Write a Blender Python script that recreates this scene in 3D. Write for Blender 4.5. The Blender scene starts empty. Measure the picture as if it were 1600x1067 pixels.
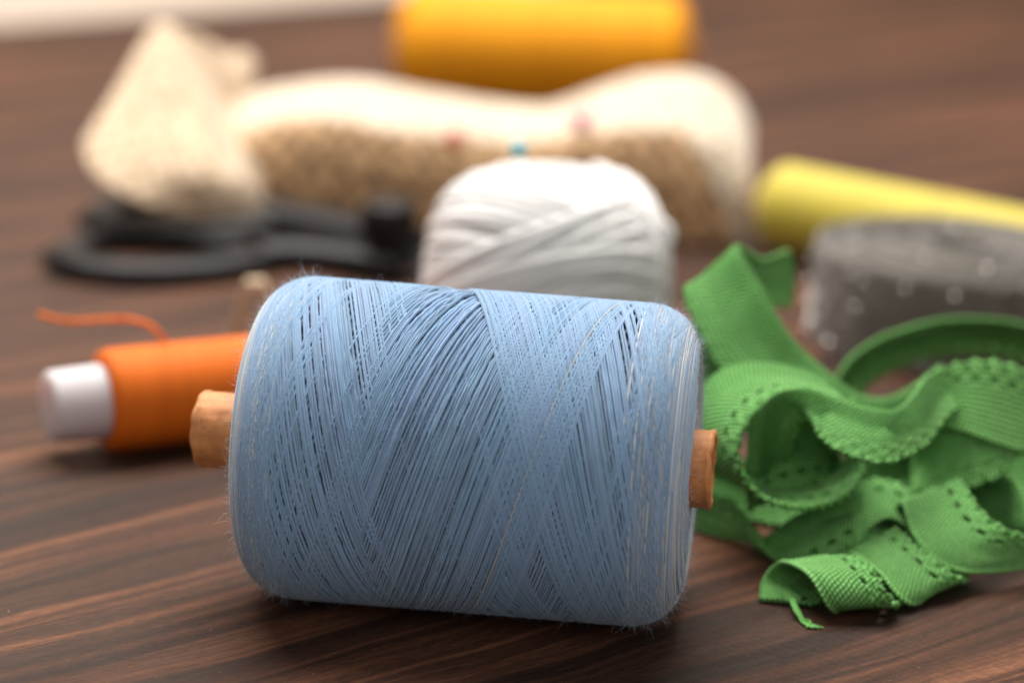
import bpy, math, random
import numpy as np

# ---------------------------------------------------------------- scene, camera, light
scn = bpy.context.scene
S = 0.01                                  # every length below is in centimetres
random.seed(7); rng = np.random.default_rng(11)
scn.unit_settings.system = 'METRIC'
scn.view_settings.view_transform = 'Standard'; scn.view_settings.look = 'None'
scn.view_settings.exposure = 0.0; scn.view_settings.gamma = 1.0
scn.view_settings.use_curve_mapping = False
scn.render.engine = 'CYCLES'
scn.cycles.max_bounces = 8; scn.cycles.diffuse_bounces = 4; scn.cycles.use_denoising = True

import mathutils
from mathutils import Vector, Matrix
PITCH, ROLL = math.radians(16.0), math.radians(2.0)
CAMP = Vector((0, -52.2, 20.95))
fw = Vector((0, math.cos(PITCH), -math.sin(PITCH)))
r0 = Vector((1, 0, 0)); u0 = r0.cross(fw)
rt = r0*math.cos(ROLL) + u0*math.sin(ROLL); up = -r0*math.sin(ROLL) + u0*math.cos(ROLL)
cd = bpy.data.cameras.new('camera'); cam = bpy.data.objects.new('camera', cd)
scn.collection.objects.link(cam); scn.camera = cam
M4 = Matrix((rt, up, -fw)).transposed().to_4x4(); M4.translation = CAMP*S
cam.matrix_world = M4
cd.sensor_width = 36; cd.lens = 36*3850/1600; cd.clip_start = .01; cd.clip_end = 50
cd.dof.use_dof = True; cd.dof.focus_distance = 52.5*S
cd.dof.aperture_fstop = 5.9; cd.dof.aperture_blades = 0

w = bpy.data.worlds.new('World'); scn.world = w; w.use_nodes = True
bg = w.node_tree.nodes['Background']; bg.inputs[0].default_value = (1.0, .93, .87, 1); bg.inputs[1].default_value = .36

def area(name, loc, target, sx, sy, power, col):
    l = bpy.data.lights.new(name, 'AREA'); l.shape = 'RECTANGLE'; l.size = sx*S; l.size_y = sy*S
    l.energy = power; l.color = col
    o = bpy.data.objects.new(name, l); scn.collection.objects.link(o)
    o.location = Vector(loc)*S
    o.rotation_euler = (Vector(target)-Vector(loc)).to_track_quat('-Z', 'Y').to_euler()
    return o
area('window_light', (-15, 62, 118), (0, 12, 0), 110, 80, 43, (1.0, .965, .93))
area('front_fill_light', (25, -95, 85), (0, 10, 3), 150, 110, 5, (.95, .97, 1.0))  # added fill lamp in front, lifts the sides facing the camera
area('backdrop_fill_light', (-60, 200, 45), (-70, 330, -50), 160, 80, 30, (1.0, .95, .88))  # added lamp aimed away from the table to brighten wall and floor

# ---------------------------------------------------------------- helpers
def mk(name, verts, faces, mats, parent=None, smooth=True, uv=None, col=None, fm=None):
    """one mesh object; verts in cm, world coordinates (or local to the parent when it has one)"""
    me = bpy.data.meshes.new(name)
    V = np.asarray(verts, dtype=np.float64).reshape(-1, 3)
    off = np.zeros(3)
    if parent is not None: off = np.array(parent.location)/S
    elif len(V): off = np.array([(V[:,0].min()+V[:,0].max())/2, (V[:,1].min()+V[:,1].max())/2, V[:,2].min()])
    Fa = faces
    n = len(Fa)
    if isinstance(Fa, np.ndarray):
        k = Fa.shape[1]
        me.vertices.add(len(V)); me.loops.add(n*k); me.polygons.add(n)
        me.vertices.foreach_set('co', ((V-off)*S).astype(np.float32).ravel())
        me.loops.foreach_set('vertex_index', Fa.astype(np.int32).ravel())
        me.polygons.foreach_set('loop_start', np.arange(0, n*k, k, dtype=np.int32))
        me.polygons.foreach_set('loop_total', np.full(n, k, dtype=np.int32))
        me.update(calc_edges=True)
    else:
        me.from_pydata([tuple(v) for v in (V-off)*S], [], [list(map(int, f)) for f in Fa])
    me.polygons.foreach_set('use_smooth', np.full(len(me.polygons), smooth, dtype=bool))
    li = np.empty(len(me.loops), dtype=np.int32); me.loops.foreach_get('vertex_index', li)
    if uv is not None:
        l = me.uv_layers.new(name='UVMap')
        l.data.foreach_set('uv', np.asarray(uv, dtype=np.float32)[li].ravel())
    if col is not None:
        a = me.color_attributes.new('Col', 'FLOAT_COLOR', 'POINT')
        c = np.ones((len(V), 4), dtype=np.float32); c[:, :3] = col
        a.data.foreach_set('color', c.ravel())
    if not isinstance(mats, (list, tuple)): mats = [mats]
    for m in mats: me.materials.append(m)
    if fm is not None: me.polygons.foreach_set('material_index', np.asarray(fm, dtype=np.int32))
    me.validate(); me.update()
    o = bpy.data.objects.new(name, me); scn.collection.objects.link(o)
    if parent is not None: o.parent = parent
    else: o.location = Vector(off)*S
    return o
def thing(name, loc, label, cat, group=None):
    o = bpy.data.objects.new(name, None); scn.collection.objects.link(o); o.empty_display_size = .01
    o.location = Vector(loc)*S; o['label'] = label; o['category'] = cat
    if group: o['group'] = group
    return o
def tag(o, label=None, cat=None, group=None, kind=None):
    for k, v in (('label', label), ('category', cat), ('group', group), ('kind', kind)):
        if v: o[k] = v
    return o
def grid_faces(nu, nv, wu=False, wv=False):
    U = np.arange(nu if wu else nu-1); V = np.arange(nv if wv else nv-1)
    a, b = np.meshgrid(U, V, indexing='ij'); a = a.ravel(); b = b.ravel()
    a1 = (a+1) % nu; b1 = (b+1) % nv
    return np.stack([a*nv+b, a1*nv+b, a1*nv+b1, a*nv+b1], 1)
def catmull(P, n):
    """n samples of a Catmull-Rom curve through the rows of P (first axis)"""
    P = np.asarray(P, float); m = len(P)
    Q = np.concatenate([2*P[:1]-P[1:2], P, 2*P[-1:]-P[-2:-1]])
    t = np.linspace(0, m-1-1e-9, n); i = t.astype(int); s = (t-i).reshape((-1,)+(1,)*(P.ndim-1))
    a, b, c, d = Q[i], Q[i+1], Q[i+2], Q[i+3]
    return .5*((2*b)+(c-a)*s+(2*a-5*b+4*c-d)*s**2+(3*b-a-3*c+d)*s**3)
def resample(C, n):
    L = np.concatenate([[0], np.cumsum(np.linalg.norm(np.diff(C, axis=0), axis=1))])
    t = np.linspace(0, L[-1], n)
    return np.stack([np.interp(t, L, C[:, k]) for k in range(3)], 1), L[-1]
def tube(P, r, nseg=8, closed=False, flat=None):
    """tube mesh along points P; r number or per-point; flat=(a,b) elliptical section, b vertical"""
    P = np.asarray(P, float); n = len(P)
    T = (np.roll(P, -1, 0)-np.roll(P, 1, 0)) if closed else np.gradient(P, axis=0)
    T /= np.linalg.norm(T, axis=1)[:, None]+1e-12
    ref = np.array([0, 0, 1.0]); N = np.cross(T, ref)
    bad = np.linalg.norm(N, axis=1) < .05; N[bad] = np.cross(T[bad], [1.0, 0, 0])
    N /= np.linalg.norm(N, axis=1)[:, None]; B = np.cross(N, T)
    a = np.linspace(0, 2*math.pi, nseg, endpoint=False)
    r = np.broadcast_to(np.asarray(r, float), (n,))
    fa, fb = flat or (1, 1)
    V = P[:, None]+r[:, None, None]*(fa*np.cos(a)[None, :, None]*N[:, None]+fb*np.sin(a)[None, :, None]*B[:, None])
    V = V.reshape(-1, 3)
    F = [tuple(f) for f in grid_faces(n, nseg, closed, True)]
    if not closed:
        F.append(tuple(range(nseg))[::-1]); F.append(tuple((n-1)*nseg+k for k in range(nseg)))
    return V, F
def merge(parts):
    V, F, o = [], [], 0
    for v, f in parts:
        V.append(np.asarray(v)); F += [tuple(int(i)+o for i in q) for q in f]; o += len(v)
    return np.concatenate(V), F
def lathe(prof, axis0, axisdir, nseg=96, closed=False):
    """revolve (s along axis, radius) profile round the line axis0 + s*axisdir; first axis = profile"""
    d = np.array(axisdir, float); d /= np.linalg.norm(d)
    h = np.array([0, 0, 1.0]) if abs(d[2]) < .9 else np.array([1.0, 0, 0])
    n = np.cross(d, h); n /= np.linalg.norm(n); b = np.cross(n, d)
    prof = np.asarray(prof, float); a = np.linspace(0, 2*math.pi, nseg, endpoint=False)
    V = np.array(axis0)[None, None]+prof[:, 0, None, None]*d+prof[:, 1, None, None]*(np.cos(a)[None, :, None]*b+np.sin(a)[None, :, None]*n)
    uv = np.stack(np.broadcast_arrays(prof[:, 0, None], a[None]*prof[:, 1].max()), -1).reshape(-1, 2)
    return V.reshape(-1, 3), grid_faces(len(prof), nseg, closed, True), uv

# ---------------------------------------------------------------- materials
class NT:
    def __init__(s, name):
        s.m = bpy.data.materials.new(name); s.m.use_nodes = True
        s.t = s.m.node_tree; s.b = s.t.nodes['Principled BSDF']
    def n(s, typ, props=None, **ins):
        nd = s.t.nodes.new(typ)
        for k, v in (props or {}).items(): setattr(nd, k, v)
        for k, v in ins.items():
            k = k.replace('_', ' ')
            key = int(k[1:]) if k[0] == 'i' and k[1:].isdigit() else k
            s.set(nd.inputs[key], v)
        return nd
    def set(s, sock, v):
        if isinstance(v, bpy.types.NodeSocket): s.t.links.new(v, sock)
        else: sock.default_value = v
    def P(s, **k):
        for a, v in k.items(): s.set(s.b.inputs[a.replace('_', ' ')], v)
    def coord(s, kind='Object', scale=100.0, rot=(0, 0, 0), sc=(1, 1, 1)):
        tc = s.n('ShaderNodeTexCoord')
        mp = s.n('ShaderNodeMapping', Vector=tc.outputs[kind])
        mp.inputs['Rotation'].default_value = rot
        mp.inputs['Scale'].default_value = tuple(scale*c for c in sc)
        return mp.outputs[0]
    def noise(s, vec, scale=1, detail=3, rough=.55, dist=0):
        return s.n('ShaderNodeTexNoise', Vector=vec, Scale=scale, Detail=detail, Roughness=rough, Distortion=dist).outputs[0]
    def math(s, op, a, b=0, c=0, clamp=False):
        nd = s.n('ShaderNodeMath', {'operation': op, 'use_clamp': clamp}, i0=a, i1=b, i2=c); return nd.outputs[0]
    def ramp(s, fac, stops):
        nd = s.n('ShaderNodeValToRGB', Fac=fac); e = nd.color_ramp.elements
        while len(e) < len(stops): e.new(.5)
        for q, (p, c) in zip(e, stops): q.position = p; q.color = (*c, 1) if len(c) == 3 else c
        return nd.outputs[0]
    def mix(s, fac, a, b, blend='MIX'):
        nd = s.n('ShaderNodeMix', {'data_type': 'RGBA', 'blend_type': blend})
        s.set(nd.inputs[0], fac); s.set(nd.inputs[6], a if not isinstance(a, tuple) else (*a, 1)); s.set(nd.inputs[7], b if not isinstance(b, tuple) else (*b, 1))
        return nd.outputs[2]
    def bump(s, h, strength=.5, dist=.1, normal=None):
        nd = s.n('ShaderNodeBump', Height=h, Strength=strength, Distance=dist*S)
        if normal is not None: s.set(nd.inputs['Normal'], normal)
        return nd.outputs[0]

def simple(name, col, rough=.6, var=.12, scale=3, bumpd=.01, **kw):
    t = NT(name); v = t.coord(); n = t.noise(v, scale, 4)
    t.P(Base_Color=t.mix(n, tuple(c*(1-var) for c in col), tuple(min(1, c*(1+var)) for c in col)), Roughness=rough,
        Normal=t.bump(t.noise(v, scale*6, 3), .5, bumpd), **kw)
    return t.m

def mat_wood():
    t = NT('stained_wood')
    tc = t.n('ShaderNodeTexCoord')
    mp = t.n('ShaderNodeMapping', {'vector_type': 'POINT'}, Vector=tc.outputs['Object'])
    mp.inputs['Scale'].default_value = (100, 100, 100)
    sx = t.n('ShaderNodeSeparateXYZ', Vector=mp.outputs[0])
    al, ac = sx.outputs[0], sx.outputs[1]          # along and across the grain, cm
    def vec(a, c, z=0.0): return t.n('ShaderNodeCombineXYZ', X=a, Y=c, Z=z).outputs[0]
    # slow wander of the growth rings
    w1 = t.noise(vec(t.math('MULTIPLY', al, .045), t.math('MULTIPLY', ac, .16)), 1, 3, .5)
    w2 = t.noise(vec(t.math('MULTIPLY', al, .16), t.math('MULTIPLY', ac, .8), 3.3), 1, 3, .5)
    a2 = t.math('ADD', ac, t.math('ADD', t.math('MULTIPLY', w1, 3.0), t.math('MULTIPLY', w2, .55)))
    # streaks of late and early wood, uneven widths
    s1 = t.noise(vec(t.math('MULTIPLY', al, .02), t.math('MULTIPLY', a2, .62), 1.7), 1, 2, .5)
    s2 = t.noise(vec(t.math('MULTIPLY', al, .03), t.math('MULTIPLY', a2, 1.9), 5.1), 1, 2.5, .6)
    s3 = t.noise(vec(t.math('MULTIPLY', al, .25), t.math('MULTIPLY', a2, 16.0), 9.1), 1, 3, .6)
    big = t.noise(vec(t.math('MULTIPLY', al, .06), t.math('MULTIPLY', ac, .12), 12.0), 1, 2, .5)
    st = t.math('ADD', t.math('MULTIPLY', s1, .42), t.math('ADD', t.math('MULTIPLY', s2, .46), t.math('MULTIPLY', s3, .12)))
    st = t.math('ADD', st, t.math('MULTIPLY', t.math('SUBTRACT', big, .5), .16))
    c = t.ramp(st, [(.38, (.014, .0070, .0050)), (.455, (.031, .0138, .0085)), (.51, (.054, .0225, .0130)), (.555, (.095, .039, .020)), (.65, (.175, .074, .037))])
    # pores: short dark dashes along the grain
    pores = t.noise(vec(t.math('MULTIPLY', al, 1.3), t.math('MULTIPLY', a2, 26.0), 2.0), 1, 2, .6)
    pm = t.ramp(pores, [(.32, (.45,)*3), (.44, (1,)*3)])
    c = t.mix(.8, c, pm, 'MULTIPLY')
    # cross saw marks on parts of the board
    saw = t.n('ShaderNodeTexWave', {'wave_type': 'BANDS', 'bands_direction': 'X'}, Vector=vec(t.math('ADD', al, t.math('MULTIPLY', ac, .14)), ac), Scale=1.15, Distortion=3.5, Detail=3.0).outputs[1]
    sawm = t.math('MULTIPLY', saw, t.ramp(big, [(.48, (0,)*3), (.62, (1,)*3)]))
    c = t.mix(t.math('MULTIPLY', sawm, .16), c, t.mix(1.0, c, (1.9, 1.75, 1.6), 'MULTIPLY'))
    fl0 = t.noise(vec(t.math('MULTIPLY', al, 2.2), t.math('MULTIPLY', a2, 34.0), 7.0), 1, 4, .75)
    c = t.mix(1.0, c, t.ramp(fl0, [(.30, (.45,)*3), (.48, (1.0,)*3), (.70, (2.0, 1.8, 1.65))]), 'MULTIPLY')
    dust = t.noise(vec(al, ac, 4.0), 11.0, 1, .5)
    c = t.mix(t.ramp(dust, [(.765, (0,)*3), (.80, (.7,)*3)]), c, (.34, .27, .22))
    h = t.math('ADD', t.math('MULTIPLY', st, .8), t.math('MULTIPLY', s3, .35))
    h = t.math('ADD', h, t.math('MULTIPLY', pores, .35))
    h = t.math('ADD', h, t.math('MULTIPLY', sawm, .08))
    fine = t.noise(vec(t.math('MULTIPLY', al, 8.0), t.math('MULTIPLY', ac, 30.0)), 1, 3, .7)
    h = t.math('ADD', h, t.math('MULTIPLY', fine, .22))
    h = t.math('ADD', h, t.math('MULTIPLY', fl0, .45))
    t.P(Base_Color=c, Roughness=t.ramp(t.math('ADD', st, t.math('MULTIPLY', fine, .1)), [(.4, (.52,)*3), (.7, (.66,)*3)]),
        Normal=t.bump(h, .75, .075), Specular_IOR_Level=.24, Specular_Tint=(1, .85, .74, 1))
    return t.m

def mat_thread(name, twist=21.0, sheen=.35, tint=1.0, rough=.85, bump=.28):
    """dyed spun thread; colour from each strand's own dye, ply twist from the strand's UV"""
    t = NT(name)
    at = t.n('ShaderNodeVertexColor', {'layer_name': 'Col'}).outputs[0]
    uv = t.n('ShaderNodeTexCoord').outputs['UV']
    sp = t.n('ShaderNodeSeparateXYZ', Vector=uv)
    ph = t.math('ADD', t.math('MULTIPLY', sp.outputs[0], twist*2*math.pi), t.math('MULTIPLY', sp.outputs[1], 5.0))
    sn = t.math('MULTIPLY_ADD', t.math('SINE', ph), .5, .5)
    n = t.noise(t.coord(), 9, 4, .65)
    c = t.mix(t.math('MULTIPLY', n, .5), at, t.mix(1.0, at, (.72, .74, .8), 'MULTIPLY'))
    c = t.mix(t.math('MULTIPLY', sn, .22), c, t.mix(1.0, c, (1.25, 1.22, 1.2), 'MULTIPLY'))
    t.P(Base_Color=c, Roughness=rough, Sheen_Weight=sheen, Sheen_Roughness=.5, Specular_IOR_Level=.25,
        Normal=t.bump(t.math('ADD', sn, t.math('MULTIPLY', n, .6)), bump, .02))
    return t.m

def mat_wound(name, col, freq=14.0, rough=.6, sheen=.2, spec=.35):
    """close machine winding of fine thread: ridges round the axis from the lathe UV (u = along the axis, cm)"""
    t = NT(name); uv = t.n('ShaderNodeTexCoord').outputs['UV']; sp = t.n('ShaderNodeSeparateXYZ', Vector=uv)
    nn = t.noise(uv, .8, 3)
    ph = t.math('ADD', sp.outputs[0], t.math('MULTIPLY', t.math('SINE', t.math('MULTIPLY', sp.outputs[1], .55)), .28))
    a = t.math('SINE', t.math('MULTIPLY', t.math('ADD', ph, t.math('MULTIPLY', nn, .1)), freq*2*math.pi))
    b = t.noise(t.n('ShaderNodeCombineXYZ', X=t.math('MULTIPLY', ph, 1.5), Y=t.math('MULTIPLY', sp.outputs[1], .06)).outputs[0], 1, 4, .7)
    c = t.mix(b, tuple(x*.55 for x in col), tuple(min(1, x*1.25) for x in col))
    t.P(Base_Color=c, Roughness=rough, Sheen_Weight=sheen, Specular_IOR_Level=spec, Normal=t.bump(t.math('ADD', a, t.math('MULTIPLY', b, 3)), .6, .02))
    return t.m

def mat_weave(name, c0, c1, freq=3.0, rough=.9, bumpd=.08, holes=.0):
    t = NT(name); v = t.n('ShaderNodeTexCoord').outputs['UV']; sp = t.n('ShaderNodeSeparateXYZ', Vector=v)
    wob = t.math('MULTIPLY', t.noise(v, 1.3, 3), .5)
    a = t.math('SINE', t.math('MULTIPLY', t.math('ADD', sp.outputs[0], wob), freq*2*math.pi))
    b = t.math('SINE', t.math('MULTIPLY', t.math('ADD', sp.outputs[1], wob), freq*2*math.pi))
    h = t.math('MULTIPLY_ADD', t.math('MULTIPLY', a, b), .5, .5)
    n = t.noise(v, 1.6, 4, .75)
    k = t.math('ADD', t.math('MULTIPLY', h, .3), t.math('MULTIPLY_ADD', n, 1.6, -.42))
    c = t.ramp(k, [(.28, c0), (.62, c1)])
    t.P(Base_Color=c, Roughness=rough, Sheen_Weight=.3, Specular_IOR_Level=.2, Normal=t.bump(k, .8, bumpd))
    return t.m

def mat_elastic():
    t = NT('green_elastic')
    uv = t.n('ShaderNodeTexCoord').outputs['UV']; sp = t.n('ShaderNodeSeparateXYZ', Vector=uv)
    u, v = sp.outputs[0], sp.outputs[1]
    # knit: slanted stitches in rows along the tape
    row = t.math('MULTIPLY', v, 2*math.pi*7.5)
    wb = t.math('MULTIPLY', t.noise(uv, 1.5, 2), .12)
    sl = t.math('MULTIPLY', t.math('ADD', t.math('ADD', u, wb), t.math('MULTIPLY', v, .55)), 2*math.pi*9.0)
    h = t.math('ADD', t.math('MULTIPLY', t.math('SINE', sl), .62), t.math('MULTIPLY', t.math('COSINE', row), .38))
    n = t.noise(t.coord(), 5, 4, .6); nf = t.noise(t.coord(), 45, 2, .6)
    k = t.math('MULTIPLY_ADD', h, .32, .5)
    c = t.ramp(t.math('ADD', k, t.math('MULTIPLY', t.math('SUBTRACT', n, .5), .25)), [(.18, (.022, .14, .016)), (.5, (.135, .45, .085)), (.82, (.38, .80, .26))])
    t.P(Base_Color=c, Roughness=.8, Sheen_Weight=.12, Sheen_Tint=(.8, 1, .6, 1), Specular_IOR_Level=.25,
        Normal=t.bump(t.math('ADD', h, t.math('MULTIPLY', nf, 1.0)), 1.0, .05))
    return t.m

M = dict(
    wood=mat_wood(),
    wall=simple('plaster', (.72, .62, .53), .9, .04, .02),
    blue=mat_thread('blue_thread'),
    bluebase=simple('blue_thread_pack', (.18, .28, .40), .95, .2, 6, .02),
    kraft=None, orange_t=mat_wound('orange_thread', (.95, .17, .010), freq=7, sheen=.0, spec=.2),
    orange_big=mat_wound('amber_thread', (1.0, .34, .010), 4, sheen=.0, spec=.15),
    white_plastic=simple('white_plastic', (.55, .52, .52), .6, .03, 2, .003, Subsurface_Weight=.2),
    yellow=mat_wound('yellow_thread', (.62, .50, .05), 6),
    yellow_core=simple('yellow_plastic', (.75, .42, .05), .4, .05),
    cream=mat_thread('cream_yarn', 3.0, .3, bump=.8),
    black=simple('black_plastic', (.014, .012, .012), .4, .1, 2, .004, Specular_IOR_Level=.18),
    steel=simple('steel', (.45, .45, .46), .28, .05, 2, .002, Metallic=1.0),
    tan_weave=mat_weave('tan_weave', (.06, .026, .010), (.66, .41, .21), 1.1, .95, .2),
    pale_weave=mat_weave('cream_weave', (.30, .21, .13), (.70, .59, .45), 1.2, .85, .06),
    lobe=mat_weave('beige_weave', (.34, .22, .12), (.74, .57, .39), 1.4, .9, .08),
    peg=simple('bare_wood', (.60, .46, .30), .7, .15, 2, .01),
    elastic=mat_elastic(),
    glitter=simple('silver_glitter', (.9, .87, .82), .18, .05, 2, .0, Metallic=1.0),
)
def mat_kraft():
    t = NT('kraft_paper'); v = t.coord(); n = t.noise(v, 2.5, 5, .6); f = t.noise(v, 22, 3, .6)
    sp = t.noise(v, 7.0, 2, .5)
    c = t.ramp(n, [(.3, (.46, .17, .05)), (.7, (.74, .31, .10))])
    c = t.mix(t.ramp(sp, [(.68, (0,)*3), (.76, (1,)*3)]), c, (.19, .085, .04))
    t.P(Base_Color=c, Roughness=.62, Normal=t.bump(t.math('ADD', n, t.math('MULTIPLY', f, .25)), .7, .05))
    return t.m
M['kraft'] = mat_kraft()
def mat_lurex():
    t = NT('grey_lurex'); uv = t.n('ShaderNodeTexCoord').outputs['UV']; sp = t.n('ShaderNodeSeparateXYZ', Vector=uv)
    n = t.noise(uv, 7.0, 4, .75); m = t.noise(uv, 1.2, 3)
    a = t.math('SINE', t.math('MULTIPLY', sp.outputs[0], 5*2*math.pi))
    c = t.ramp(t.math('ADD', t.math('MULTIPLY', n, .8), t.math('MULTIPLY', m, .2)), [(.3, (.035, .028, .018)), (.5, (.12, .103, .08)), (.7, (.33, .30, .26))])
    t.P(Base_Color=c, Roughness=.55, Metallic=.25, Sheen_Weight=.3, Normal=t.bump(t.math('ADD', n, t.math('MULTIPLY', a, .3)), .9, .06))
    return t.m
M['lurex'] = mat_lurex()

# ---------------------------------------------------------------- table and the wall beyond it
GA = math.radians(39.5)                    # direction of the grain and of the far edge
def make_table():
    # slab in its own axes: x along the grain, y across; its far long edge passes just behind the cloth
    e0 = np.array([-27.65, 78.6]); d = np.array([math.cos(GA), math.sin(GA)]); nrm = np.array([-d[1], d[0]])
    yc = float(e0.dot(nrm))
    L, Wd, T = 420.0, 190.0, 3.0
    c = .25
    prof = [(-Wd, -T), (-Wd, 0)] + [(-c+c*math.sin(a), -c+c*math.cos(a)) for a in np.linspace(0, math.pi/2, 6)] + [(0, -T)]
    V = []; xs = [-L/2, L/2]
    for x in xs:
        for (y, z) in prof: V.append((x, y, z))
    k = len(prof); F = [(i, i+1, k+i+1, k+i) for i in range(k-1)] + [(k-1, 0, k, 2*k-1)] + [tuple(range(k))[::-1], tuple(range(k, 2*k))]
    me = bpy.data.meshes.new('table_top'); me.from_pydata([tuple(np.array(v)*S) for v in V], [], F); me.materials.append(M['wood']); me.update()
    import bmesh
    bm = bmesh.new(); bm.from_mesh(me); bmesh.ops.recalc_face_normals(bm, faces=bm.faces); bm.to_mesh(me); bm.free()
    o = bpy.data.objects.new('table_top', me); scn.collection.objects.link(o)
    o.location = (nrm[0]*yc*S, nrm[1]*yc*S, 0); o.rotation_euler = (0, 0, GA)
    tag(o, kind='structure')
make_table()
wl = mk('wall', [(-400, 330, -90), (400, 330, -90), (400, 330, 250), (-400, 330, 250), (-400, 338, -90), (400, 338, -90), (400, 338, 250), (-400, 338, 250)],
        [(0, 1, 2, 3), (5, 4, 7, 6), (0, 4, 5, 1), (1, 5, 6, 2), (2, 6, 7, 3), (3, 7, 4, 0)], M['wall'], smooth=False); tag(wl, kind='structure')
fl = mk('floor', [(-400, -200, -75), (400, -200, -75), (400, 330, -75), (-400, 330, -75)], [(0, 1, 2, 3)], M['wall'], smooth=False); tag(fl, kind='structure')

# ---------------------------------------------------------------- the blue spool
SPC = np.array([-.78, -.30, 3.52]); SYAW = math.radians(-8.0)
SD = np.array([math.cos(SYAW), math.sin(SYAW), 0.0])
SN = np.array([-SD[1], SD[0], 0.0]); SU = np.array([0, 0, 1.0])
def Rprof(x):
    ax = np.abs(x); e = np.clip((ax-3.70)/1.12, 0, 1)
    return 3.325-.008*np.asarray(x)-.95*(1-np.sqrt(np.clip(1-e**2, 0, 1)))
def on_spool(x, th, r):
    x = np.asarray(x)[..., None]; r = np.asarray(r)[..., None]; th = np.asarray(th)[..., None]
    return SPC+x*SD+r*(np.cos(th)*SU-np.sin(th)*SN)
def strands_mesh(runs, wdt, thick):
    """runs: list of (x, theta, radius, colour, halfwidth); each strand an arched strip lying on the pack"""
    VV, FF, UU, CC, o = [], [], [], [], 0
    prof = np.array([(-1.0, -1.1), (-.80, .15), (-.30, .95), (.30, .95), (.80, .15), (1.0, -1.1)])
    for (x, th, r, col, hw) in runs:
        C = on_spool(x, th, r)
        T = np.gradient(C, axis=0); T /= np.linalg.norm(T, axis=1)[:, None]
        rad = np.cos(th)[:, None]*SU-np.sin(th)[:, None]*SN
        dR = np.gradient(Rprof(np.linspace(-5.2, 5.2, 300)), 10.4/299); sl = np.interp(x, np.linspace(-5.2, 5.2, 300), dR)
        Nn = rad-np.clip(sl, -1.8, 1.8)[:, None]*SD; Nn /= np.linalg.norm(Nn, axis=1)[:, None]
        W = np.cross(T, Nn); W /= np.linalg.norm(W, axis=1)[:, None]
        V = C[:, None]+W[:, None]*(prof[:, 0]*hw)[None, :, None]+Nn[:, None]*(prof[:, 1]*thick)[None, :, None]
        L = np.concatenate([[0], np.cumsum(np.linalg.norm(np.diff(C, axis=0), axis=1))])
        k = len(prof); n = len(C)
        VV.append(V.reshape(-1, 3)); FF.append(grid_faces(n, k)+o); o += n*k
        UU.append(np.stack(np.broadcast_arrays(L[:, None], np.linspace(0, 1, k)[None]), -1).reshape(-1, 2))
        CC.append(np.repeat(np.broadcast_to(col, (n, 3)), k, 0))
    return np.concatenate(VV), np.concatenate(FF), np.concatenate(UU), np.concatenate(CC)

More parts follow.
